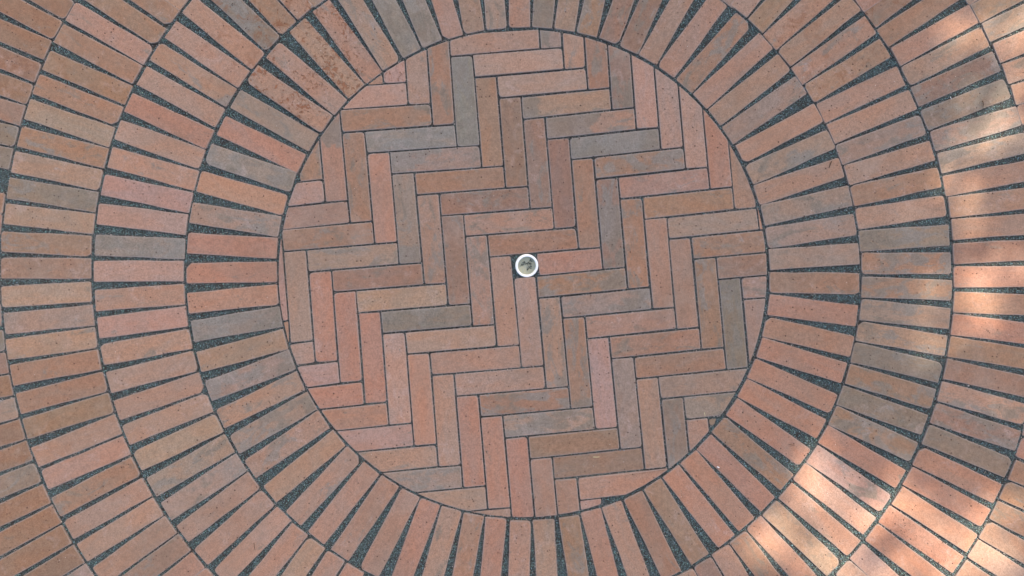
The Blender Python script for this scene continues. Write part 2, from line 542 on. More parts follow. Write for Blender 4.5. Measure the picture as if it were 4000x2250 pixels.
GAP = 2.05
seen = set()
for i in range(-16, 17):
    for j in range(-16, 17):
        k = (i - j) % 8
        st = ('H', i - k, j) if k < 4 else ('V', i, j - (7 - k))
        if st in seen: continue
        seen.add(st)
        o_, a, b = st
        # short brick beside the pipe gives up its first cell
        if st == ('H', 0, 0):
            c4 = [lat(1, 0), lat(4, 0), lat(4, 1), lat(1, 1)]
            c4[0] = c4[0] + np.array([8, 0]); c4[3] = c4[3] + np.array([12, 0])
        elif o_ == 'H':
            c4 = [lat(a, b), lat(a + 4, b), lat(a + 4, b + 1), lat(a, b + 1)]
        else:
            c4 = [lat(a, b), lat(a + 1, b), lat(a + 1, b + 4), lat(a, b + 4)]
        ctr = sum(c4) / 4
        if np.linalg.norm(ctr - (CX, CY)) > R0 + 260: continue
        if st in (('H', 3, 11), ('H', 8, 8)): continue
        # jitter and joint
        q = []
        for n_ in range(4):
            p, pn, pp = c4[n_], c4[(n_ + 1) % 4], c4[n_ - 1]
            e1 = (pn - p) / np.linalg.norm(pn - p); e2 = (pp - p) / np.linalg.norm(pp - p)
            q.append(tuple(p + (e1 + e2) * (GAP + rng.uniform(-0.5, 0.5)) + np.array([rng.uniform(-1, 1), rng.uniform(-1, 1)])))
        whole = all(math.hypot(p[0] - CX, p[1] - CY) < R0 - 6 for p in q)
        if not whole:
            q = clip_poly(q, CX, CY, R0 - 5.5)
            if len(q) < 3 or poly_area(q) < 420: continue
        pts = [w2(*p) for p in q]
        ang = math.atan2(-(c4[1] - c4[0])[1], (c4[1] - c4[0])[0]) if o_ == 'H' else math.atan2(-(c4[3] - c4[0])[1], (c4[3] - c4[0])[0])
        cx, cy = np.mean(pts, axis=0)
        ca, sa = math.cos(-ang), math.sin(-ang)
        loc = [((x - cx) * ca - (y - cy) * sa, (x - cx) * sa + (y - cy) * ca) for x, y in pts]
        # counter-clockwise
        ar = sum(loc[n_][0] * loc[(n_ + 1) % len(loc)][1] - loc[(n_ + 1) % len(loc)][0] * loc[n_][1] for n_ in range(len(loc)))
        if ar < 0: loc = loc[::-1]
        # thin out near-duplicate points
        L2 = [loc[0]]
        for p in loc[1:]:
            if math.hypot(p[0] - L2[-1][0], p[1] - L2[-1][1]) > 0.0035: L2.append(p)
        if len(L2) > 2 and math.hypot(L2[0][0] - L2[-1][0], L2[0][1] - L2[-1][1]) < 0.0035: L2.pop()
        if len(L2) < 3: continue
        me = slab_mesh('brick', L2, 0.0048)
        o = obj('brick', me, field, (cx, cy, 0), (0, 0, ang))
        place(o)
        code, fl = HBC.get('%s%d,%d' % st, ('p', 0.15))
        dress(o, code, fl, crater=0.75 if st == ('V', -5, -12) else 0.0,
              grey=GREY.get('%s%d,%d' % st, (0.0, -1.0)))
        FOOT.append(np.array(q))

_pc = [w2(*T('K', *p)) for p in ((1486, 268), (1496, 316), (1528, 306), (1543, 262))]
_c = np.mean(_pc, axis=0)
o = obj('brick', slab_mesh('brick', [(x - _c[0], y - _c[1]) for x, y in _pc], 0.003), field, (_c[0], _c[1], -0.001))
dress(o, 'd', 0.5, 0.6)
FOOT.append(np.array([T('K', *p) for p in ((1486, 268), (1496, 316), (1528, 306), (1543, 262))]))

# ---- radial rings.  tone,flash,crater,rust | inner a; inner b; outer a; outer b   (crop letter, x, y)
RINGS = [
"""
r,.0|F 242 25;F 195 175;A 1505 1290;A 1480 1440
v,.5|F 190 190;F 165 335;E 1455 80;E 1430 235
r,.0|F 163 350;F 157 500;E 1410 308;E 1400 465
r,.15|F 157 528;F 160 680;E 1403 535;E 1403 693
r,.0|F 165 698;F 182 848;E 1412 765;E 1432 920
g,.55|F 187 858;F 210 1015;E 1448 975;E 1470 1130
p,.2|F 213 1035;F 250 1180;E 1490 1212;E 1520 1360
v,.55|F 255 1190;F 300 1335;E 1545 1435;I 1603 125
p,.3|F 310 1348;J 375 45;I 1637 192;I 1698 335
v,.62|J 390 60;J 460 185;I 1735 385;I 1815 525
p,.4|J 475 200;J 558 325;I 1845 580;J 0 705
p,.1|J 585 350;J 675 460;J 48 780;J 150 895
p,.25|J 690 470;J 800 570;J 225 963;J 337 1068
p,.0|J 808 590;J 935 680;J 395 1108;J 515 1212
p,.1|J 955 690;J 1080 770;J 568 1242;J 695 1332
p,.0|J 1095 790;J 1235 855;J 780 1380;J 940 1449
r,.0|J 1245 865;J 1390 910;J 1020 1449;J 1195 1449
p,.2|J 1400 920;J 1555 958;J 1250 1449;J 1420 1449
o,.3|J 1567 968;J 1720 998;J 1475 1449;J 1640 1449
r,.0|J 1735 1003;J 1890 1018;J 1685 1449;J 1853 1449
p,.0|J 1912 1030;K 145 1035;J 1900 1449;K 133 1449
p,.05|K 160 1033;K 315 1025;K 180 1449;K 345 1449
o,.25|K 348 1013;K 507 988;K 412 1449;K 585 1449
r,.0|K 519 975;K 668 942;K 640 1449;K 800 1449
p,.0|K 683 933;K 817 880;K 872 1449;K 1035 1449
o,.1|K 840 875;K 982 807;K 1115 1449;K 1282 1403
o,.0|K 999 798;K 1115 713;K 1360 1368;K 1485 1280
r,.0|K 1135 708;K 1260 610;K 1545 1220;K 1648 1105
r,.0|K 1275 600;K 1385 500;K 1705 1110;K 1825 995
r,.0|K 1400 490;K 1495 385;K 1880 963;L 50 857
o,.45|K 1510 365;K 1605 250;L 100 800;L 190 692
r,.0|K 1620 235;K 1705 115;L 215 605;L 302 485
r,.0|K 1707 98;G 1775 1415;L 385 415;L 453 282
r,.0|G 1787 1400;G 1832 1262;L 465 225;L 527 75
r,.1|G 1840 1245;G 1885 1100;H 557 1440;H 595 1295
r,.0|G 1887 1090;H 5 945;H 611 1245;H 650 1090
r,.0|H 7 930;H 12 775;H 666 1012;H 687 860
o,.2|H 15 762;H 15 608;H 690 765;H 690 615
v,.2|H 10 590;H 5 435;H 670 545;H 665 385
v,.3|G 1928 428;G 1907 273;H 640 325;H 635 170
v,.4|G 1905 250;G 1873 107;H 630 102;D 595 1405
p,.1|G 1870 95;C 1820 1405;D 565 1340;D 505 1200
v,.35|C 1815 1390;C 1762 1262;D 487 1120;D 435 985
p,.1|C 1752 1232;C 1685 1100;D 405 918;D 350 790
v,.25|C 1670 1085;C 1590 960;D 280 705;D 193 590
p,.05|C 1575 945;C 1485 828;D 155 545;D 64 415
p,.0|C 1475 820;C 1370 705;D 25 377;C 1855 259
o,.5|C 1355 695;C 1245 600;C 1795 205;C 1690 105
p,.0|C 1225 590;C 1100 495;C 1619 63;C 1455 0
p,.0|C 1085 490;C 965 410;C 1375 0;C 1190 0
b,.35|C 950 410;C 812 350;C 1135 0;C 957 0
b,.45|C 795 342;C 660 285;C 925 0;C 757 0
o,.45|C 637 280;C 490 242;C 705 0;C 540 0
v,.2|C 472 238;C 320 215;C 510 0;C 347 0
d,.4|C 303 213;C 150 205;C 325 0;C 163 0
p,.1|C 135 202;B 1912 213;C 135 0;B 1908 0
v,.4|B 1895 213;B 1740 232;B 1885 0;B 1713 0
v,.2,.8|B 1720 232;B 1580 262;B 1685 0;B 1530 0
p,.2,.2|B 1560 265;B 1420 308;B 1495 0;B 1315 0
g,.5|B 1400 307;B 1262 362;B 1275 0;B 1100 0
g,.65,.2|B 1245 372;B 1112 442;B 1060 0;B 868 0
t,.4,.55|B 1090 465;B 962 540;B 815 0;B 612 0
p,.25,1|B 950 550;B 838 640;B 562 12;B 435 92
p,.1,.95|B 817 650;B 711 745;B 372 155;B 263 245
p,.2,.85|B 690 763;B 595 868;B 180 335;B 85 430
p,.15,.9,.35|B 578 885;B 490 995;B 18 502;A 1858 612
v,.3|B 470 1015;B 398 1140;A 1805 680;A 1725 805
r,.0|B 385 1170;B 308 1302;A 1692 875;A 1627 1012
g,.6,.3|B 298 1318;B 262 1432;A 1590 1085;A 1550 1235
""",
"""
p,.1,.5,.5|A 1900 522;B 68 412;A 1373 95;A 1500 0
p,.1,.3,.35|A 1807 665;A 1890 545;A 1245 280;A 1325 160
p,.25|A 1705 800;A 1790 680;A 1125 450;A 1205 325
p,.05|A 1630 960;A 1695 825;A 1025 635;A 1100 500
r,.05|A 1555 1120;A 1615 990;A 935 840;A 1000 700
p,.1|A 1505 1275;A 1545 1130;A 865 1050;A 905 905
p,.3|A 1465 1440;A 1500 1290;A 790 1255;A 840 1110
s,.05|E 1425 157;E 1457 8;E 748 15;A 782 1318
s,.0,.45|E 1400 328;E 1425 170;E 720 240;E 740 85
g,.6|E 1390 510;E 1400 350;E 698 480;E 705 322
s,.0|E 1392 675;E 1387 520;E 697 680;E 695 515
p,.15|E 1405 848;E 1395 690;E 715 900;E 708 745
p,.05|E 1425 1015;E 1412 860;E 745 1110;E 722 950
p,.3|E 1455 1180;E 1430 1030;E 775 1310;E 755 1155
p,.05|E 1500 1345;E 1465 1195;I 845 70;E 800 1360
p,.05|I 1550 55;E 1505 1360;I 905 275;I 855 125
p,.0|I 1615 205;I 1560 70;I 980 460;I 925 310
t,.1|I 1690 360;I 1630 220;I 1070 655;I 1005 515
v,.45|I 1770 510;I 1695 380;I 1185 850;I 1105 710
v,.4|I 1865 650;I 1785 525;I 1290 1030;I 1210 900
p,.05|J 30 785;I 1875 663;I 1425 1195;I 1330 1065
p,.0|J 140 907;J 45 798;I 1562 1375;I 1462 1250
p,.1|J 267 1027;J 159 926;J 0 1290;I 1615 1417
p,.05|J 390 1142;J 279 1046;J 150 1449;J 0 1385
p,.0|J 518 1240;J 408 1150;J 385 1449;J 185 1449
p,.1|J 669 1337;J 540 1250;J 605 1449;J 415 1449
r,.1|J 820 1418;J 690 1345;J 760 1520;J 628 1449
p,.1|K 1240 1452;K 1350 1402;K 1270 1510;K 1385 1470
b,.1|K 1368 1380;K 1495 1303;K 1402 1449;K 1590 1449
p,.0|K 1505 1285;K 1632 1205;K 1605 1449;K 1780 1449
o,.35|K 1640 1195;K 1755 1105;K 1815 1449;L 0 1308
p,.1|K 1770 1092;K 1872 1000;L 125 1449;L 405 1449
t,.35|L -48 985;L 65 877;L 420 1430;L 550 1345
p,.2|L 80 866;L 185 745;L 608 1308;L 705 1190
s,.0|L 190 717;L 275 596;L 740 1140;L 820 1030
s,.3|L 285 590;L 375 460;L 860 975;L 940 850
r,.1|L 385 440;L 455 320;L 965 795;L 1050 655
o,.55|L 460 310;L 515 165;L 1075 585;L 1145 455
d,.4|L 525 155;L 560 10;L 1160 380;L 1215 240
o,.45|H 577 1440;H 615 1300;L 1235 192;L 1283 45
d,.45|H 625 1280;H 660 1135;H 1300 1440;H 1322 1300
t,.5|H 660 1120;H 690 975;H 1340 1240;H 1365 1090
t,.5|H 695 960;H 705 815;H 1368 1035;H 1375 880
o,.55|H 705 795;H 710 640;H 1380 820;H 1385 665
o,.6|H 700 615;H 700 465;H 1385 618;H 1380 460
v,.6,.2|H 690 445;H 690 295;H 1370 405;H 1365 250
p,.05|H 685 282;H 658 128;H 1355 175;H 1345 25
o,.2|H 645 105;D 610 1415;D 1310 1410;D 1265 1265
p,.1|D 605 1400;D 560 1255;D 1250 1210;D 1205 1070
v,.4|D 550 1240;D 505 1110;D 1190 1010;D 1140 870
p,.1|D 495 1090;D 440 945;D 1120 815;D 1065 685
p,.1|D 430 925;D 360 795;D 1040 640;D 970 500
p,.2,.5,.45|D 345 780;D 270 650;D 915 425;D 835 310
p,.3,.5,.5|D 262 635;D 170 520;D 800 250;D 720 140
p,.1,.4,.3|D 162 505;D 75 388;D 690 88;D 545 0
p,.2,.6,.5|D 57 375;C 1904 260;D 505 0;D 240 0
o,.2,.2|C 1889 248;C 1790 138;D 195 0;C 1900 10
p,.1|C 1772 128;C 1648 35;C 1880 0;C 1672 0
v,.2|C 1630 30;C 1572 0;C 1655 0;C 1590 -25
v,.1,.3,.2|B 450 50;B 550 0;B 405 0;B 515 -50
p,.0,.8,.6|B 322 157;B 435 57;B 180 0;B 385 0
o,.3,.8,1|B 198 265;B 305 168;A 1870 0;B 160 0
d,.6,.7,.7|B 87 385;B 185 286;A 1590 0;A 1830 0
""",
"""
t,.1,.0|A 1366 66;A 1430 0;A 1275 0;A 1360 -60
o,.1|A 1268 202;A 1355 76;A 975 0;A 1265 0
o,.15|A 1173 346;A 1255 225;A 645 10;A 935 0
p,.2|A 1080 485;A 1160 365;A 500 150;A 577 23
o,.1|A 1005 630;A 1070 500;A 405 315;A 480 185
o,.05,.2,.3|A 935 785;A 995 650;A 315 520;A 375 385
o,.2|A 875 950;A 925 810;A 240 700;A 295 560
t,.0|A 825 1105;A 865 970;A 180 900;A 220 745
o,.4|A 785 1270;A 815 1120;A 110 1100;A 150 950
t,.15|A 750 1435;A 775 1285;A 65 1290;A 90 1145
d,.4|E 720 153;E 737 0;E 42 45;A 62 1340
t,.2,.15|E 697 318;E 720 165;E 15 240;E 35 85
o,.2|E 685 485;E 692 330;E -5 455;E 5 300
o,.05|E 680 655;E 682 500;E -10 655;E -8 495
t,.15|E 695 830;E 690 675;E 18 870;E 10 715
v,.15|E 718 1005;E 705 848;E 45 1075;E 30 918
t,.2|E 740 1175;E 722 1020;E 85 1265;E 55 1110
o,.05|E 770 1340;E 748 1185;E 95 1460;E 72 1310
o,.1|I 812 50;E 782 1354;I 147 231;I 112 75
o,.1|I 862 215;I 825 65;I 200 420;I 155 270
p,.1|I 925 375;I 870 230;I 290 630;I 235 480
p,.0|I 990 530;I 935 390;I 360 800;I 300 655
o,.35|I 1060 690;I 1000 545;I 455 1005;I 385 865
p,.0|I 1145 840;I 1075 710;I 545 1175;I 470 1045
p,.05,.0,.1|I 1235 985;I 1155 860;I 660 1340;I 575 1215
p,.1|I 1335 1117;I 1245 996;I 890 1449;I 705 1382
o,.3|I 1435 1253;I 1350 1130;I 1180 1449;I 925 1449
r,.05|I 1545 1390;I 1450 1265;I 1480 1449;I 1215 1449
p,.1|I 1640 1500;I 1557 1398;I 1570 1560;I 1490 1449
p,.1|L 510 1441;L 603 1332;L 560 1475;L 680 1405
s,.0|L 618 1320;L 717 1203;L 740 1449;L 1000 1449
r,.1|L 737 1177;L 825 1056;L 1060 1449;L 1350 1440
r,.0|L 840 1037;L 920 922;L 1390 1420;L 1465 1305
r,.0|L 935 905;L 1010 777;L 1490 1265;L 1575 1135
r,.0|L 1020 756;L 1085 626;L 1605 1080;L 1680 945
r,.0|L 1095 610;L 1150 470;L 1705 905;L 1765 760
d,.3|L 1160 450;L 1215 305;L 1785 715;L 1840 560
b,.45|L 1220 290;L 1267 145;L 1860 505;L 1903 355
p,.45|L 1272 127;H 1305 1425;L 1915 305;L 1932 150
b,.05|H 1318 1403;H 1345 1265;L 1932 100;H 1932 1385
o,.1|H 1350 1240;H 1370 1090;H 1932 1330;H 1932 1180
r,.0|H 1372 1075;H 1388 920;H 1932 1145;H 1932 985
r,.0|H 1390 908;H 1400 757;H 1932 930;H 1932 770
r,.0|H 1395 716;H 1395 567;H 1932 722;H 1932 555
b,.2|H 1390 549;H 1390 383;H 1932 522;H 1932 360
p,.05|H 1385 361;H 1380 209;H 1932 325;H 1932 165
p,.1|H 1375 195;H 1350 45;H 1932 130;H 1932 -30
p,.0|H 1343 27;D 1308 1335;D 1932 1375;D 1932 1215
v,.45|D 1300 1310;D 1265 1165;D 1945 1150;D 1915 1010
v,.5|D 1255 1140;D 1212 1000;D 1895 945;D 1865 810
d,.5|D 1200 980;D 1145 845;D 1825 735;D 1770 600
b,.5,.1,.15|D 1130 810;D 1073 668;D 1745 535;D 1690 395
p,.3|D 1060 650;D 1003 513;D 1660 345;D 1600 215
p,.05|D 990 500;D 920 370;D 1580 170;D 1510 45
o,.1|D 905 350;D 825 228;D 1455 0;D 1140 8
b,.3,.45,.6|D 812 208;D 728 85;D 1085 0;D 830 0
p,.1,.3,.3|D 700 77;D 640 0;D 800 0;D 740 -60
""",
"""
e,.1|A 478 145;A 560 10;A 215 0;A 300 -140
e,.1|A 393 295;A 470 158;A 0 95;A 170 0
e,.1|A 320 447;A 380 307;A 0 315;A 0 140
e,.2|A 250 620;A 312 480;A 0 520;A 0 350
e,.1|A 200 787;A 247 640;A 0 725;A 0 550
b,.2|A 143 947;A 191 800;A 0 905;A 0 745
d,.4|A 103 1102;A 133 960;A 0 1080;A 0 930
d,.3|A 64 1282;A 97 1120;A 0 1270;A 0 1100
o,.1|E 18 165;E 42 15
o,.1|E 0 320;E 14 180
v,.2|E -4 655;E -3 500
v,.2|E -5 830;E -5 680
v,.2|E 14 1005;E -3 850
d,.4|E 43 1195;E 25 1045
b,.2|E 65 1365;E 45 1210
e,.05|I 96 85;E 70 1382;I 0 105;I 0 -60
v,.4|I 137 255;I 100 105;I 0 290;I 0 130
e,.0|I 182 416;I 140 270;I 0 470;I 0 315
e,.1|I 243 576;I 190 433;I 0 665;I 0 495
d,.3|I 306 742;I 250 594;I 0 865;I 0 695
e,.05|I 377 902;I 318 754;I 0 1080;I 0 900
e,.1|I 450 1057;I 390 914;I 0 1300;I 0 1120
e,.0|I 527 1203;I 456 1073;I 110 1449;I 0 1320
e,.1|I 627 1352;I 545 1218;I 480 1449;I 165 1449
v,.3|I 725 1490;I 640 1364;I 640 1540;I 520 1449
p,.0|L 1405 1450;L 1490 1330
s,.1|L 1505 1303;L 1580 1175;L 1740 1449;L 1932 1400
p,.0|L 1590 1157;L 1657 1030;L 1932 1355;L 1932 1190
o,.45|L 1665 1012;L 1737 885;L 1932 1150;L 1932 975
o,.2|L 1745 862;L 1792 724
o,.1|L 1805 712;L 1852 574
r,.0|L 1865 547;L 1905 400
r,.0|L 1912 380;L 1945 230
r,.0|D 1945 1110;D 1920 965
p,.0|D 1905 947;D 1880 808
p,.0|D 1870 796;D 1828 648;D 1932 780;D 1932 620
p,.45|D 1815 632;D 1758 490;D 1932 595;D 1932 435
p,.1|D 1745 482;D 1688 334;D 1932 410;D 1932 230
t,.5|D 1676 322;D 1604 184;D 1932 200;D 1932 33
o,.4|D 1592 172;D 1528 45;D 1932 -5;D 1600 0
p,.2|D 1515 35;D 1440 -85
""",
]
BND = [(2042, 1068, 959), (2038, 1068, 1319), (2037, 1068, 1680), (2036, 1068, 2036)]
LRC = [0.0, .006, .009, .013]
RLAB = ['innermost ring of radial bricks around the herringbone field',
        'second ring of radial bricks out from the herringbone field',
        'third ring of radial bricks out from the herringbone field',
        'outermost ring of radial bricks at the photo corners']


def brick_box(mid, d, code, flash, crater, rust, parent):
    ctr = mid + d * 351.0 / 2
    x, y = w2(*ctr)
    ang = math.atan2(-d[1], d[0])
    o = obj('brick', rng.choice(FULL), parent, (x, y, 0), (0, 0, ang + (math.pi if rng.random() < 0.5 else 0)))
    o.scale = (1 + rng.gauss(0, 0.003), 1 + rng.gauss(0, 0.008), 1)
    place(o)
    # weathered corner at the upper left, fainter at the upper right
    wth = max(0.0, 1 - math.hypot((ctr[0] - 1000) / 900, (ctr[1] + 50) / 560)) + 0.7 * max(0.0, 1 - math.hypot((ctr[0] - 3250) / 450, (ctr[1] - 60) / 420))
    dress(o, code, flash, max(crater, 0.75 * wth * rng.uniform(0.4, 1.0)), max(rust, 0.6 * wth * rng.uniform(0.2, 1.0)))
    n = np.array([-d[1], d[0]])
    hw = 83.2 / 2
    FOOT.append(np.array([mid - n * hw, mid + d * 351 - n * hw, mid + d * 351 + n * hw, mid + n * hw]))


used_angles = [[] for _ in range(6)]
ringobj = []
for rk, txt in enumerate(RINGS):
    ro = bpy.data.objects.new('ring_pavement', None)
    C.objects.link(ro)
    tag(ro, RLAB[rk], 'pavement', None, 'structure')
    ringobj.append(ro)
    bx, by, br = BND[rk]
    for line in txt.strip().splitlines():
        head, pts = line.split('|')
        h = head.split(',')
        code, fl = h[0], float(h[1])
        cr = float(h[2]) if len(h) > 2 else 0.0
        ru = float(h[3]) if len(h) > 3 else 0.0
        P = [T(s.split()[0], float(s.split()[1]), float(s.split()[2])) for s in pts.split(';')]
        mid = (P[0] + P[1]) / 2
        rad = mid - (bx, by)
        rlen = np.linalg.norm(rad)
        u = rad / rlen
        d = u * 90.0
        if len(P) == 4:
            d = d * 0.35 + (P[2] - P[0]) + (P[3] - P[1])
        d = d / np.linalg.norm(d)
        a = math.atan2(u[1], u[0])
        rr = br * (1 + LRC[rk] * max(0.0, math.cos(a - 0.58)) ** 3) + 4.5
        rt = 0.5 * (rr + rlen + 1.0)
        mid = np.array([bx, by]) + u * rt
        used_angles[rk].append(a)
        brick_box(mid, d, code, fl, cr, ru, ro)


# ---- the rings go on beyond the frame (bricks the photo does not show: one joined piece per ring)
def joined_ring(rk, parent, rin, n, angs):
    V, F, E = [], [], []
    for k in range(n):
        a = 2 * math.pi * (k + 0.37 * rk) / n
        if any(abs((a - b + math.pi) % (2 * math.pi) - math.pi) < 2 * math.pi / n * 0.97 for b in angs): continue
        u = np.array([math.cos(a), math.sin(a)])
        mid = np.array([2037, 1068]) + u * (rin + 5)
        ctr = mid + u * 175.5
        if rk < 4 and -20 < ctr[0] < 4020 and -20 < ctr[1] < 2270: continue
        x, y = w2(*ctr)
        ang = math.atan2(-u[1], u[0])
        ca, sa = math.cos(ang), math.sin(ang)
        me = rng.choice(FULL)
        b0 = len(V)
        zj = rng.gauss(0, 0.0006)
        for v in me.vertices:
            V.append((x + v.co.x * ca - v.co.y * sa, y + v.co.x * sa + v.co.y * ca, v.co.z + zj))
        E += [e.value for e in me.attributes['edge'].data]
        for p in me.polygons:
            F.append(tuple(b0 + i for i in p.vertices))
        nn = np.array([-u[1], u[0]])
        FOOT.append(np.array([mid - nn * 41.6, mid + u * 351 - nn * 41.6, mid + u * 351 + nn * 41.6, mid + nn * 41.6]))
    if not V: return
    me = mesh('brick_course', V, F, BRICK)
    at = me.attributes.new('edge', 'FLOAT', 'POINT')
    at.data.foreach_set('value', E)
    o = obj('brick_course', me, parent)
    o['kind'] = 'stuff'
    dress(o, 'p', 0.2)


for rk in range(1, 4):
    joined_ring(rk, ringobj[rk], BND[rk][2], int(2 * math.pi * (BND[rk][2] + 10) / 93), used_angles[rk])

# ------------------------------------------------------------------ joint bed and grit grains
XM, YM = 3.6 / 2, 2.5 / 2
N_ = 40
_pw = w2(2058.5, 1038.5)
_bv, _bf = [], []
for k in range(48):
    _a = 2 * math.pi * k / 48
    _bv.append((_pw[0] + 0.027 * math.cos(_a), _pw[1] + 0.027 * math.sin(_a), -0.0046))
    _bv.append((2.6 * math.cos(_a), 2.6 * math.sin(_a), -0.0046))
    _k2 = (k + 1) % 48
    _bf.append((2 * k, 2 * k + 1, 2 * _k2 + 1, 2 * _k2))
bed = mesh('joint_bed', _bv, _bf, GRIT)
bo = obj('joint_bed', bed)
tag(bo, 'dark crushed grit bed under the brick joints', 'ground', None, 'structure')

# raster of the bricks: 2 photo px per cell
X0, Y0, X1, Y1 = -380, -330, 4380, 2580
step = 2.0
nx, ny = int((X1 - X0) / step), int((Y1 - Y0) / step)
mask = np.zeros((ny, nx), bool)
for q in FOOT:
    x0, y0 = q.min(0); x1, y1 = q.max(0)
    i0, i1 = max(0, int((x0 - X0) / step) - 1), min(nx, int((x1 - X0) / step) + 2)
    j0, j1 = max(0, int((y0 - Y0) / step) - 1), min(ny, int((y1 - Y0) / step) + 2)
    if i1 <= i0 or j1 <= j0: continue
    gx, gy = np.meshgrid(X0 + (np.arange(i0, i1) + 0.5) * step, Y0 + (np.arange(j0, j1) + 0.5) * step)
    ins_p = np.ones(gx.shape, bool); ins_n = np.ones(gx.shape, bool)
    m_ = len(q)
    for k in range(m_):
        ax, ay = q[k]; bx_, by_ = q[(k + 1) % m_]
        cr_ = (bx_ - ax) * (gy - ay) - (by_ - ay) * (gx - ax)
        ins_p &= cr_ >= 0; ins_n &= cr_ <= 0
    mask[j0:j1, i0:i1] |= ins_p | ins_n
# the pipe
PIPE = (2058.5, 1038.5)
gx, gy = np.meshgrid(X0 + (np.arange(nx) + 0.5) * step, Y0 + (np.arange(ny) + 0.5) * step)
mask |= (gx - PIPE[0]) ** 2 + (gy - PIPE[1]) ** 2 < 43 ** 2
mask |= (gx - 2037) ** 2 + (gy - 1068) ** 2 > 2390 ** 2
dist = np.zeros((ny, nx), np.int8)
cur_ = mask.copy()
for k in range(1, 8):
    dist[~cur_] = k
    c2 = cur_.copy()
    c2[1:] |= cur_[:-1]; c2[:-1] |= cur_[1:]; c2[:, 1:] |= cur_[:, :-1]; c2[:, :-1] |= cur_[:, 1:]
    cur_ = c2
free = np.argwhere(~mask)
NG = min(170000, int(len(free) * 0.62))
pick = free[nrng.integers(0, len(free), NG)]
jx = nrng.random(NG); jy = nrng.random(NG)
px = X0 + (pick[:, 1] + jx) * step
py = Y0 + (pick[:, 0] + jy) * step
dd = dist[pick[:, 0], pick[:, 1]].astype(float)
# a few grains lie spilt on the brick edges beside the joints
near = mask.copy()
for k in range(5):
    c2 = near.copy()
    c2[1:] &= near[:-1]; c2[:-1] &= near[1:]; c2[:, 1:] &= near[:, :-1]; c2[:, :-1] &= near[:, 1:]
    near = c2
rim = np.argwhere(mask & ~near & ((gx - PIPE[0]) ** 2 + (gy - PIPE[1]) ** 2 > 60 ** 2) & ((gx - 2037) ** 2 + (gy - 1068) ** 2 < 2380 ** 2))
NS = 6500
sel = rim[nrng.integers(0, len(rim), NS)]
px[:NS] = X0 + (sel[:, 1] + jx[:NS]) * step
py[:NS] = Y0 + (sel[:, 0] + jy[:NS]) * step
dd[:NS] = 99
wx = (px - 2000) * S
wy = (1125 - py) * S
lvl = np.clip((dd - 1) / 4.0, 0, 1)
# wide joints fuller than the narrow ones
z = -0.0034 + lvl * 0.0014 + nrng.random(NG) * 0.0013
z[:NS] = 0.0001
size = nrng.uniform(0.0007, 0.00145, NG) * np.where(nrng.random(NG) < 0.06, 1.35, 1.0)
ang = nrng.random(NG) * 2 * math.pi
size[:NS] *= 0.62
V = np.zeros((NG, 5, 3))
for k in range(4):
    rr = size * nrng.uniform(0.7, 1.3, NG)
    a = ang + k * math.pi / 2 + nrng.uniform(-0.4, 0.4, NG)
    V[:, k, 0] = wx + rr * np.cos(a); V[:, k, 1] = wy + rr * np.sin(a)
    V[:, k, 2] = z + nrng.uniform(-0.3, 0.3, NG) * size
V[:, 4, 0] = wx + nrng.uniform(-.35, .35, NG) * size
V[:, 4, 1] = wy + nrng.uniform(-.35, .35, NG) * size
V[:, 4, 2] = z + size * nrng.uniform(0.6, 1.3, NG)
base_i = np.arange(NG) * 5
tri = np.zeros((NG, 4, 3), np.int64)
for k in range(4):
    tri[:, k, 0] = base_i + k; tri[:, k, 1] = base_i + (k + 1) % 4; tri[:, k, 2] = base_i + 4
tv = nrng.random(NG)
shade = np.where(tv < 0.34, nrng.uniform(0.014, 0.04, NG), np.where(tv < 0.92, nrng.uniform(0.05, 0.15, NG), nrng.uniform(0.15, 0.24, NG)))
tint = np.stack([shade * 0.72, shade * 1.12, shade * 1.08], 1)
tint *= nrng.uniform(0.85, 1.15, (NG, 3)) * 1.45
brownish = (dd < 3) & (nrng.random(NG) < 0.9)
tint[brownish] = np.stack([shade * 1.0, shade * 0.88, shade * 0.78], 1)[brownish] * 1.8
palebit = (nrng.random(NG) < np.where(dd < 3, 0.035, 0.006))
tint[palebit] = np.array([0.36, 0.31, 0.25])
gm = bpy.data.meshes.new('joint_grit')
gm.vertices.add(NG * 5)
gm.vertices.foreach_set('co', V.reshape(-1))
gm.loops.add(NG * 12)
gm.loops.foreach_set('vertex_index', tri.reshape(-1).astype(np.int32))
gm.polygons.add(NG * 4)
gm.polygons.foreach_set('loop_start', np.arange(0, NG * 12, 3, dtype=np.int32))
gm.update(calc_edges=True)
ca_ = gm.attributes.new('gcol', 'FLOAT_COLOR', 'POINT')
cc = np.ones((NG, 5, 4)); cc[:, :, :3] = tint[:, None, :]
ca_.data.foreach_set('color', cc.reshape(-1))
gm.materials.append(GRAIN)
go = obj('joint_grit', gm)
tag(go, 'dark blue-green stone grit filling the wedge joints between the bricks', 'grit', None, 'stuff')

# ground beyond the paving
m = NT('gravel_ground')
tcg = m.n('ShaderNodeTexCoord')
ng = m.noise(tcg.outputs['Object'], 60.0, 6.0, 0.7)
gmat = m.finish(m.mix(ng, (0.10, 0.085, 0.07, 1), (0.22, 0.19, 0.16, 1)), 0.9, ng, 0.6, 0.01)
g_ = mesh('ground', [(-60, -60, -0.030), (60, -60, -0.030), (60, 60, -0.030), (-60, 60, -0.030)], [(0, 1, 2, 3)], gmat)
gob = obj('ground', g_)
tag(gob, 'gravel ground around the paving', 'ground', None, 'structure')

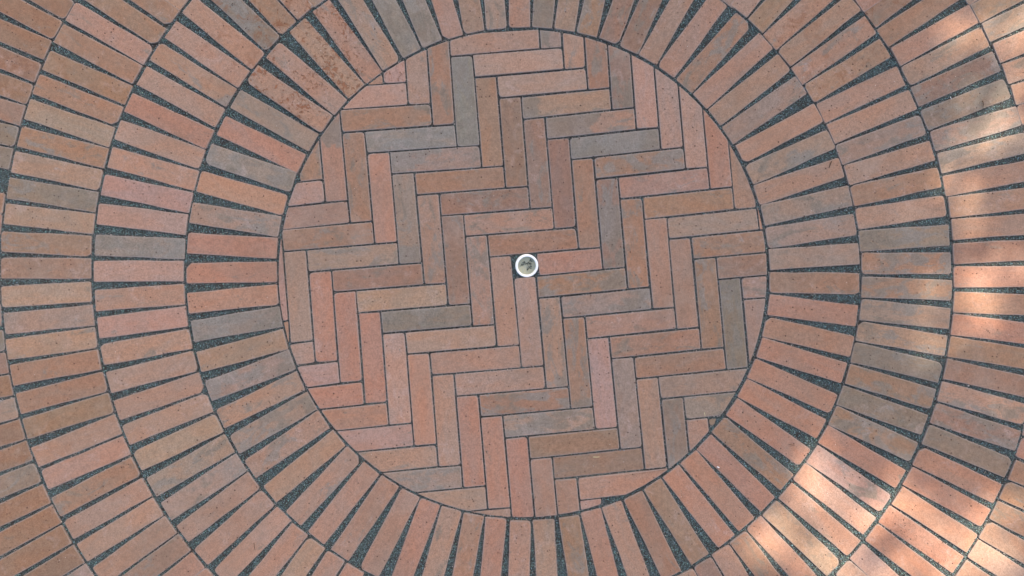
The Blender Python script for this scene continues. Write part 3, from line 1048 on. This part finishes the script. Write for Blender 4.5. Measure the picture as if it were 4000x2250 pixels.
# ------------------------------------------------------------------ pipe in the middle
m = NT('white_plastic')
tcp = m.n('ShaderNodeTexCoord')
pn = m.noise(tcp.outputs['Object'], 120.0, 4.0, 0.6)
sepz = m.n('ShaderNodeSeparateXYZ')
m.put(sepz.inputs[0], tcp.outputs['Object'])
inner = m.smooth(sepz.outputs[2], -0.010, -0.001)
pc = m.mix(inner, (0.62, 0.57, 0.40, 1), (0.90, 0.89, 0.86, 1))
pc = m.mix(m.math('MULTIPLY', m.smooth(pn, 0.6, 0.75), 0.25), pc, (0.45, 0.42, 0.33, 1))
PLASTIC = m.finish(pc, 0.4, pn, 0.1, 0.0006, 0.5)


def pipe_mesh(ro, ri, depth, seg=64):
    prof = [(ro, -depth), (ro, -0.0016), (ro - 0.0006, -0.0004), (ro - 0.0014, 0.0), (ri + 0.0012, 0.0), (ri + 0.0004, -0.0005), (ri, -0.0018), (ri - 0.0006, -depth)]
    V, F = [], []
    for r, z_ in prof:
        for k in range(seg):
            a = 2 * math.pi * k / seg
            V.append((r * math.cos(a), r * math.sin(a), z_))
    for p in range(len(prof) - 1):
        for k in range(seg):
            k2 = (k + 1) % seg
            F.append((p * seg + k, p * seg + k2, (p + 1) * seg + k2, (p + 1) * seg + k))
    return mesh('plastic_pipe', V, F, PLASTIC, True)


pxw, pyw = w2(*PIPE)
ptilt = (math.radians(7), math.radians(7), 0)
pipe = obj('plastic_pipe', pipe_mesh(44.8 * S, 35.6 * S, 0.07), None, (pxw, pyw, 0.003), ptilt)
tag(pipe, 'white plastic pipe mouth standing in the square gap at the centre of the herringbone', 'pipe')

m = NT('pipe_silt')
tcs = m.n('ShaderNodeTexCoord')
n1 = m.noise(tcs.outputs['Object'], 140.0, 5.0, 0.65, 0.5)
n2 = m.noise(tcs.outputs['Object'], 700.0, 3.0, 0.6)
c1 = m.mix(m.smooth(n1, 0.35, 0.65), (0.44, 0.42, 0.29, 1), (0.36, 0.39, 0.32, 1))
c1 = m.mix(m.smooth(n2, 0.62, 0.75), c1, (0.16, 0.16, 0.12, 1))
SILT = m.finish(c1, 0.9, n2, 0.6, 0.001)
m = NT('dark_debris')
DEBR = m.finish((0.035, 0.045, 0.042, 1), 0.8)
m = NT('dry_twig')
TWIG = m.finish((0.055, 0.028, 0.014, 1), 0.8)
m = NT('pale_straw')
STRAW = m.finish((0.55, 0.50, 0.26, 1), 0.7)
m = NT('white_petal')
PETAL = m.finish((0.75, 0.72, 0.68, 1), 0.6)

V, F = [(0, 0, 0.0012)], []
seg, rgs = 40, 7
for r in range(1, rgs + 1):
    for k in range(seg):
        a = 2 * math.pi * k / seg
        rr = 35.3 * S * r / rgs
        V.append((rr * math.cos(a), rr * math.sin(a), 0.0012 * (1 - r / rgs) + rng.uniform(-0.0007, 0.0007) + (0.0012 if r == rgs else 0)))
for k in range(seg):
    F.append((0, 1 + k, 1 + (k + 1) % seg))
for r in range(rgs - 1):
    for k in range(seg):
        k2 = (k + 1) % seg
        F.append((1 + r * seg + k, 1 + (r + 1) * seg + k, 1 + (r + 1) * seg + k2, 1 + r * seg + k2))
zt = 0.013
silt = obj('pipe_silt', mesh('pipe_silt', V, F, SILT, True), None,
           (pxw - zt * math.sin(ptilt[1]), pyw + zt * math.sin(ptilt[0]), 0.003 - zt), ptilt)
tag(silt, 'grey-green silt with dark debris lying inside the white pipe', 'silt')


def clump_mesh(name, pts, r, mat):
    """a crumb heap: small lumps along a list of points"""
    V, F = [], []
    for (x, y) in pts:
        for _ in range(5):
            cx, cy, cz = x + rng.gauss(0, r * .6), y + rng.gauss(0, r * .6), rng.uniform(0, r)
            s = r * rng.uniform(0.35, 0.8)
            b = len(V)
            for d in ((1, 0, 0), (0, 1, 0), (-1, 0, 0), (0, -1, 0), (0, 0, 1), (0, 0, -.6)):
                V.append((cx + d[0] * s * rng.uniform(.6, 1.3), cy + d[1] * s * rng.uniform(.6, 1.3), cz + d[2] * s))
            for k in range(4):
                F.append((b + k, b + (k + 1) % 4, b + 4)); F.append((b + (k + 1) % 4, b + k, b + 5))
    return mesh(name, V, F, mat)


q = 1 / 8.05     # the close-up crop of the pipe
for pts in ([(850, 640), (900, 670), (840, 720), (800, 740), (920, 690)], [(1000, 650), (990, 700), (1030, 690)],
            [(1020, 790), (1000, 850), (970, 890), (1080, 830), (1090, 780)], [(1110, 600), (1060, 580), (1090, 700)]):
    loc = [((x - 940) * q * S, -(y - 745) * q * S) for x, y in pts]
    cl = obj('debris_clump', clump_mesh('debris_clump', loc, 0.0022, DEBR), silt, (0, 0, 0.0014))

# ------------------------------------------------------------------ small litter on the bricks
def tube(name, pts, r0, r1, mat, sides=5):
    V, F = [], []
    n = len(pts)
    for i, p in enumerate(pts):
        p = np.array(p)
        d = np.array(pts[min(n - 1, i + 1)]) - np.array(pts[max(0, i - 1)])
        d = d / (np.linalg.norm(d) + 1e-12)
        s = np.cross(d, (0, 0, 1.0)); s /= np.linalg.norm(s) + 1e-12
        t = np.cross(s, d)
        r = r0 + (r1 - r0) * i / (n - 1)
        for k in range(sides):
            a = 2 * math.pi * k / sides
            V.append(p + (s * math.cos(a) + t * math.sin(a)) * r)
    for i in range(n - 1):
        for k in range(sides):
            k2 = (k + 1) % sides
            F.append((i * sides + k, i * sides + k2, (i + 1) * sides + k2, (i + 1) * sides + k))
    F.append(tuple(range(sides))[::-1]); F.append(tuple((n - 1) * sides + k for k in range(sides)))
    return mesh(name, V, F, mat, True)


def litter(name, k, pts, r, mat, label, cat, r1=None):
    P = [T(k, *p) for p in pts]
    c = sum(P) / len(P)
    cx, cy = w2(*c)
    L = []
    for i, p in enumerate(P):
        x, y = w2(*p)
        L.append((x - cx, y - cy, r * 1.0 + rng.uniform(0, 0.0006)))
    o = obj(name, tube(name, L, r, r1 or r * 0.5, mat), None, (cx, cy, 0.0008))
    tag(o, label, cat)
    return o


litter('twig', 'D', [(1617, 765), (1622, 790), (1617, 822)], 0.0011, TWIG, 'thin dark twig at the edge of a sunlit brick, upper right', 'twig')
litter('twig', 'D', [(478, 1218), (466, 1245), (458, 1268)], 0.0012, TWIG, 'short dark twig on a red brick of the innermost ring, right of the field', 'twig')
litter('twig', 'K', [(178, 845), (165, 890), (150, 935)], 0.0006, TWIG, 'hair-thin dark stalk on the lowest herringbone bricks, near the bottom ring', 'twig')
litter('twig', 'K', [(222, 932), (208, 940), (198, 946)], 0.0008, TWIG, 'tiny dark twig lying just right of a hair-thin stalk', 'twig')
litter('twig', 'L', [(160, 455), (185, 460), (205, 468)], 0.0006, TWIG, 'thin brown stalk on a short red brick near the dappled light', 'twig')
litter('twig', 'I', [(1918, 1200), (1921, 1228), (1927, 1252)], 0.0007, TWIG, 'thin dark twig on a brick at the lower left', 'twig')
litter('twig', 'J', [(98, 128), (110, 150), (106, 178)], 0.0005, TWIG, 'curved dark stalk across a wedge joint left of the field', 'twig')
litter('scrap', 'D', [(1372, 732), (1377, 741), (1381, 750)], 0.0008, PETAL, 'tiny pale scrap in a wedge joint, upper right', 'scrap')
litter('straw', 'K', [(612, 549), (635, 550), (660, 549)], 0.0010, STRAW, 'pale yellow straw bit on a brown herringbone brick', 'straw')
litter('straw', 'K', [(1450, 215), (1455, 232), (1455, 242)], 0.0006, STRAW, 'tiny upright straw bit on a grey brick by the circle edge', 'straw')
litter('petal', 'K', [(1546, 622), (1554, 626), (1562, 630)], 0.0019, PETAL, 'white fleck on a red brick of the innermost ring, lower right', 'petal', 0.0014)


def crumb(k, pts, r, label):
    P = [w2(*T(k, *p)) for p in pts]
    c = np.mean(P, axis=0)
    o = obj('dirt_crumb', clump_mesh('dirt_crumb', [(p[0] - c[0], p[1] - c[1]) for p in P], r, DIRT), None, (c[0], c[1], 0.0008))
    tag(o, label, 'dirt')


m = NT('dry_dirt')
DIRT = m.finish((0.06, 0.035, 0.022, 1), 0.9)
crumb('H', [(1650, 1045), (1655, 1050)], 0.0017, 'dark dirt crumb on a red brick at the right edge')
crumb('G', [(1305, 1000), (1315, 1008), (1308, 1018)], 0.0012, 'dark crumb on a pink herringbone brick right of the pipe')
crumb('F', [(1420, 655), (1405, 668), (1428, 640)], 0.0013, 'spilt grit crumbs at the chipped corner of a herringbone brick')
crumb('A', [(1755, 28), (1750, 38)], 0.0015, 'dark crumb on the rust-stained brick, top left')
crumb('D', [(845, 338), (855, 345)], 0.0014, 'dark crumb at the outer end of a cratered brick, upper right')

# ------------------------------------------------------------------ the tree that throws the dappled shade
# photo pixels (2576-wide view): centre, radius, openness of the crown seen from there
GAPS = [(600, 100, 40, .45), (650, 70, 40, .45), (740, 110, 40, .55), (773, 50, 50, .8), (560, 135, 30, .25), (480, 60, 30, .12), (765, 150, 35, .5),
        (640, 250, 28, .35), (700, 290, 33, .6), (745, 300, 33, .6), (765, 220, 35, .45), (680, 350, 28, .45), (735, 355, 32, .5), (590, 180, 28, .35),
        (640, 480, 28, .45), (615, 520, 34, .5), (550, 440, 28, .3), (510, 540, 28, .25), (560, 480, 25, .25), (650, 560, 36, .6), (700, 560, 28, .3), (720, 480, 25, .25),
        (680, 690, 34, .5), (640, 712, 30, .4), (685, 745, 34, .5), (735, 640, 30, .3), (640, 820, 34, .4), (608, 835, 30, .4), (740, 800, 30, .3),
        (520, 700, 38, .22), (550, 790, 33, .4), (540, 880, 30, .45), (560, 895, 26, .45), (500, 1050, 28, .45), (530, 960, 28, .25), (720, 980, 30, .22), (768, 1150, 30, .5),
        (280, 1120, 33, .5), (330, 1135, 30, .35), (230, 1200, 45, .6), (300, 1232, 40, .6), (180, 1245, 35, .5), (130, 1310, 48, .6), (165, 1350, 42, .55), (90, 1340, 40, .5),
        (270, 1290, 45, .6), (345, 1285, 40, .5), (400, 1190, 30, .25), (60, 1400, 40, .4), (20, 1392, 30, .2), (230, 1400, 45, .6), (300, 1430, 42, .55), (335, 1350, 40, .5),
        (400, 1330, 45, .6), (480, 1400, 48, .7), (560, 1350, 45, .6), (500, 1270, 36, .4), (600, 1400, 40, .5), (620, 1250, 30, .3), (680, 1290, 42, .7), (740, 1330, 40, .6),
        (770, 1275, 34, .6), (700, 1430, 40, .5), (640, 1330, 40, .5), (430, 1440, 40, .5), (770, 1420, 40, .4)]
GAPS += [(620, 1400, 110, .18), (560, 1330, 80, .15), (250, 1260, 140, .16), (450, 1380, 170, .20), (680, 1350, 150, .18), (660, 300, 110, .15), (640, 560, 120, .15), (640, 760, 110, .15), (690, 90, 110, .18),
         (540, 850, 70, .12), (740, 650, 80, .10), (740, 1050, 80, .08)]
DARKS = [(425, 1345, 38, .85), (340, 1232, 22, .5), (540, 1240, 38, .6), (245, 1325, 22, .4), (685, 160, 32, .6), (610, 300, 30, .5), (640, 215, 18, .4), (700, 1370, 20, .4)]


def openness(x, y):
    # the 773-wide strip of the photo that these spots were measured in starts 1803 px from its left
    x = x - 1803.0
    f = np.ones_like(x)
    for a, b, r, s in GAPS:
        s = min(0.50, s * (1.15 if b > 1100 or b < 400 else 1.0))
        f = f * (1 - s * np.exp(-((x - a) ** 2 + (y - b) ** 2) / (r * r) * 0.9))
    o = 1 - f
    for a, b, r, s in DARKS:
        o = o * (1 - s * np.exp(-((x - a) ** 2 + (y - b) ** 2) / (r * r) * 0.8))
    return o


m = NT('leaf_green')
oi = m.attr('lcol', 'GEOMETRY')
lb = m.n('ShaderNodeBsdfDiffuse'); lt = m.n('ShaderNodeBsdfTranslucent')
m.put(lb.inputs[0], oi.outputs['Color']); m.put(lt.inputs[0], oi.outputs['Color'])
mx = m.n('ShaderNodeMixShader'); mx.inputs[0].default_value = 0.25
m.t.links.new(lb.outputs[0], mx.inputs[1]); m.t.links.new(lt.outputs[0], mx.inputs[2])
om = m.n('ShaderNodeOutputMaterial'); m.t.links.new(mx.outputs[0], om.inputs[0])
LEAF = m.mat
m = NT('tree_bark')
tcb = m.n('ShaderNodeTexCoord')
nb = m.noise(m.vmath('MULTIPLY', tcb.outputs['Object'], (1, 1, 0.2)), 40.0, 5.0, 0.6)
BARK = m.finish(m.mix(nb, (0.05, 0.04, 0.03, 1), (0.16, 0.13, 0.10, 1)), 0.9, nb, 0.8, 0.02)

LEN = 8.2
base = np.array([0.35, 0.0, 0.0]) + sdir * LEN          # crown centre
tree = bpy.data.objects.new('shade_tree', None)
tree.location = (base[0] + 0.4, base[1] + 0.6, 0)
C.objects.link(tree)
tag(tree, 'leafy tree beside the paving that throws the dappled shade', 'tree')
tp = np.array(tree.location)
trunk = tube('trunk', [(0, 0, -0.05), (0.03, 0.02, 1.2), (-0.02, 0.05, 2.6), (0.0, 0.0, 4.0), (-0.15, -0.2, 5.2), (-0.3, -0.45, 6.6), (-0.4, -0.6, 7.6)], 0.17, 0.04, BARK, 10)
obj('trunk', trunk, tree)
for k in range(11):
    a = k * 2.4
    z0 = 3.6 + 0.33 * k
    r = 2.5 - 0.12 * k
    obj('limb', tube('limb', [(-0.02, -0.03, z0), (0.35 * r * math.cos(a), 0.35 * r * math.sin(a), z0 + 0.4), (0.7 * r * math.cos(a + .1), 0.7 * r * math.sin(a + .1), z0 + 0.7), (r * math.cos(a), r * math.sin(a), z0 + 0.85)], 0.055, 0.012, BARK, 6), tree)

lr = np.random.default_rng(3)
RX, RZ = 3.0, 1.7
NT_ = 150000
p = lr.normal(size=(NT_, 3))
p = p / np.linalg.norm(p, axis=1)[:, None] * (lr.random(NT_) ** (1 / 2.4))[:, None]
p = base + p * np.array([RX, RX, RZ])
t = p[:, 2] / sdir[2]
ix = ((p[:, 0] - sdir[0] * t) / S + 2000) * 0.644
iy = (1125 - (p[:, 1] - sdir[1] * t) / S) * 0.644
op = openness(ix, iy)
keepp = np.clip(-np.log(np.maximum(op, 0.003) * 1.3) / 7.5, 0.0, 1.0)
p = p[lr.random(NT_) < keepp][:70000]
NL = len(p)
L = lr.uniform(0.06, 0.10, NL); Wd = L * lr.uniform(0.5, 0.68, NL)
nrm = lr.normal(size=(NL, 3)) * 0.7 + np.array([0.1, 0.2, 1.0]); nrm /= np.linalg.norm(nrm, axis=1)[:, None]
d = np.cross(nrm, lr.normal(size=(NL, 3))); d /= np.linalg.norm(d, axis=1)[:, None]
sd = np.cross(nrm, d)
LV = np.zeros((NL, 6, 3))
for q_, (al, ac, up) in enumerate(((-.5, 0, 0), (-.22, .46, .05), (.15, .44, .05), (.5, 0, -.04), (.15, -.44, .05), (-.22, -.46, .05))):
    LV[:, q_] = p + d * (L * al)[:, None] + sd * (Wd * ac)[:, None] + nrm * (L * up)[:, None]
LV = (LV - tp).reshape(-1, 3)
bi = np.arange(NL) * 6
LF = np.concatenate([np.stack([bi, bi + 1, bi + 2, bi + 3], 1), np.stack([bi, bi + 3, bi + 4, bi + 5], 1)]).tolist()
g = lr.uniform(0.7, 1.25, NL)
LC = np.repeat(np.stack([0.055 * g, 0.085 * g, 0.030 * g, np.ones(NL)], 1), 6, axis=0)
tries = NT_
cm = mesh('crown', LV.tolist(), LF, LEAF)
la = cm.attributes.new('lcol', 'FLOAT_COLOR', 'POINT')
la.data.foreach_set('color', np.array(LC, float).reshape(-1))
co = obj('crown', cm, tree)
print('bricks', len(FOOT), 'leaves', NL, 'tries', tries, 'fit residual', float(np.median(res)), 'dropped', int((~keep).sum()), 'grains', NG, 'free', len(free))
for ij, p, r in zip(li, lp, res):
    if r >= 9: print('off node', ij, p, round(float(r), 1))
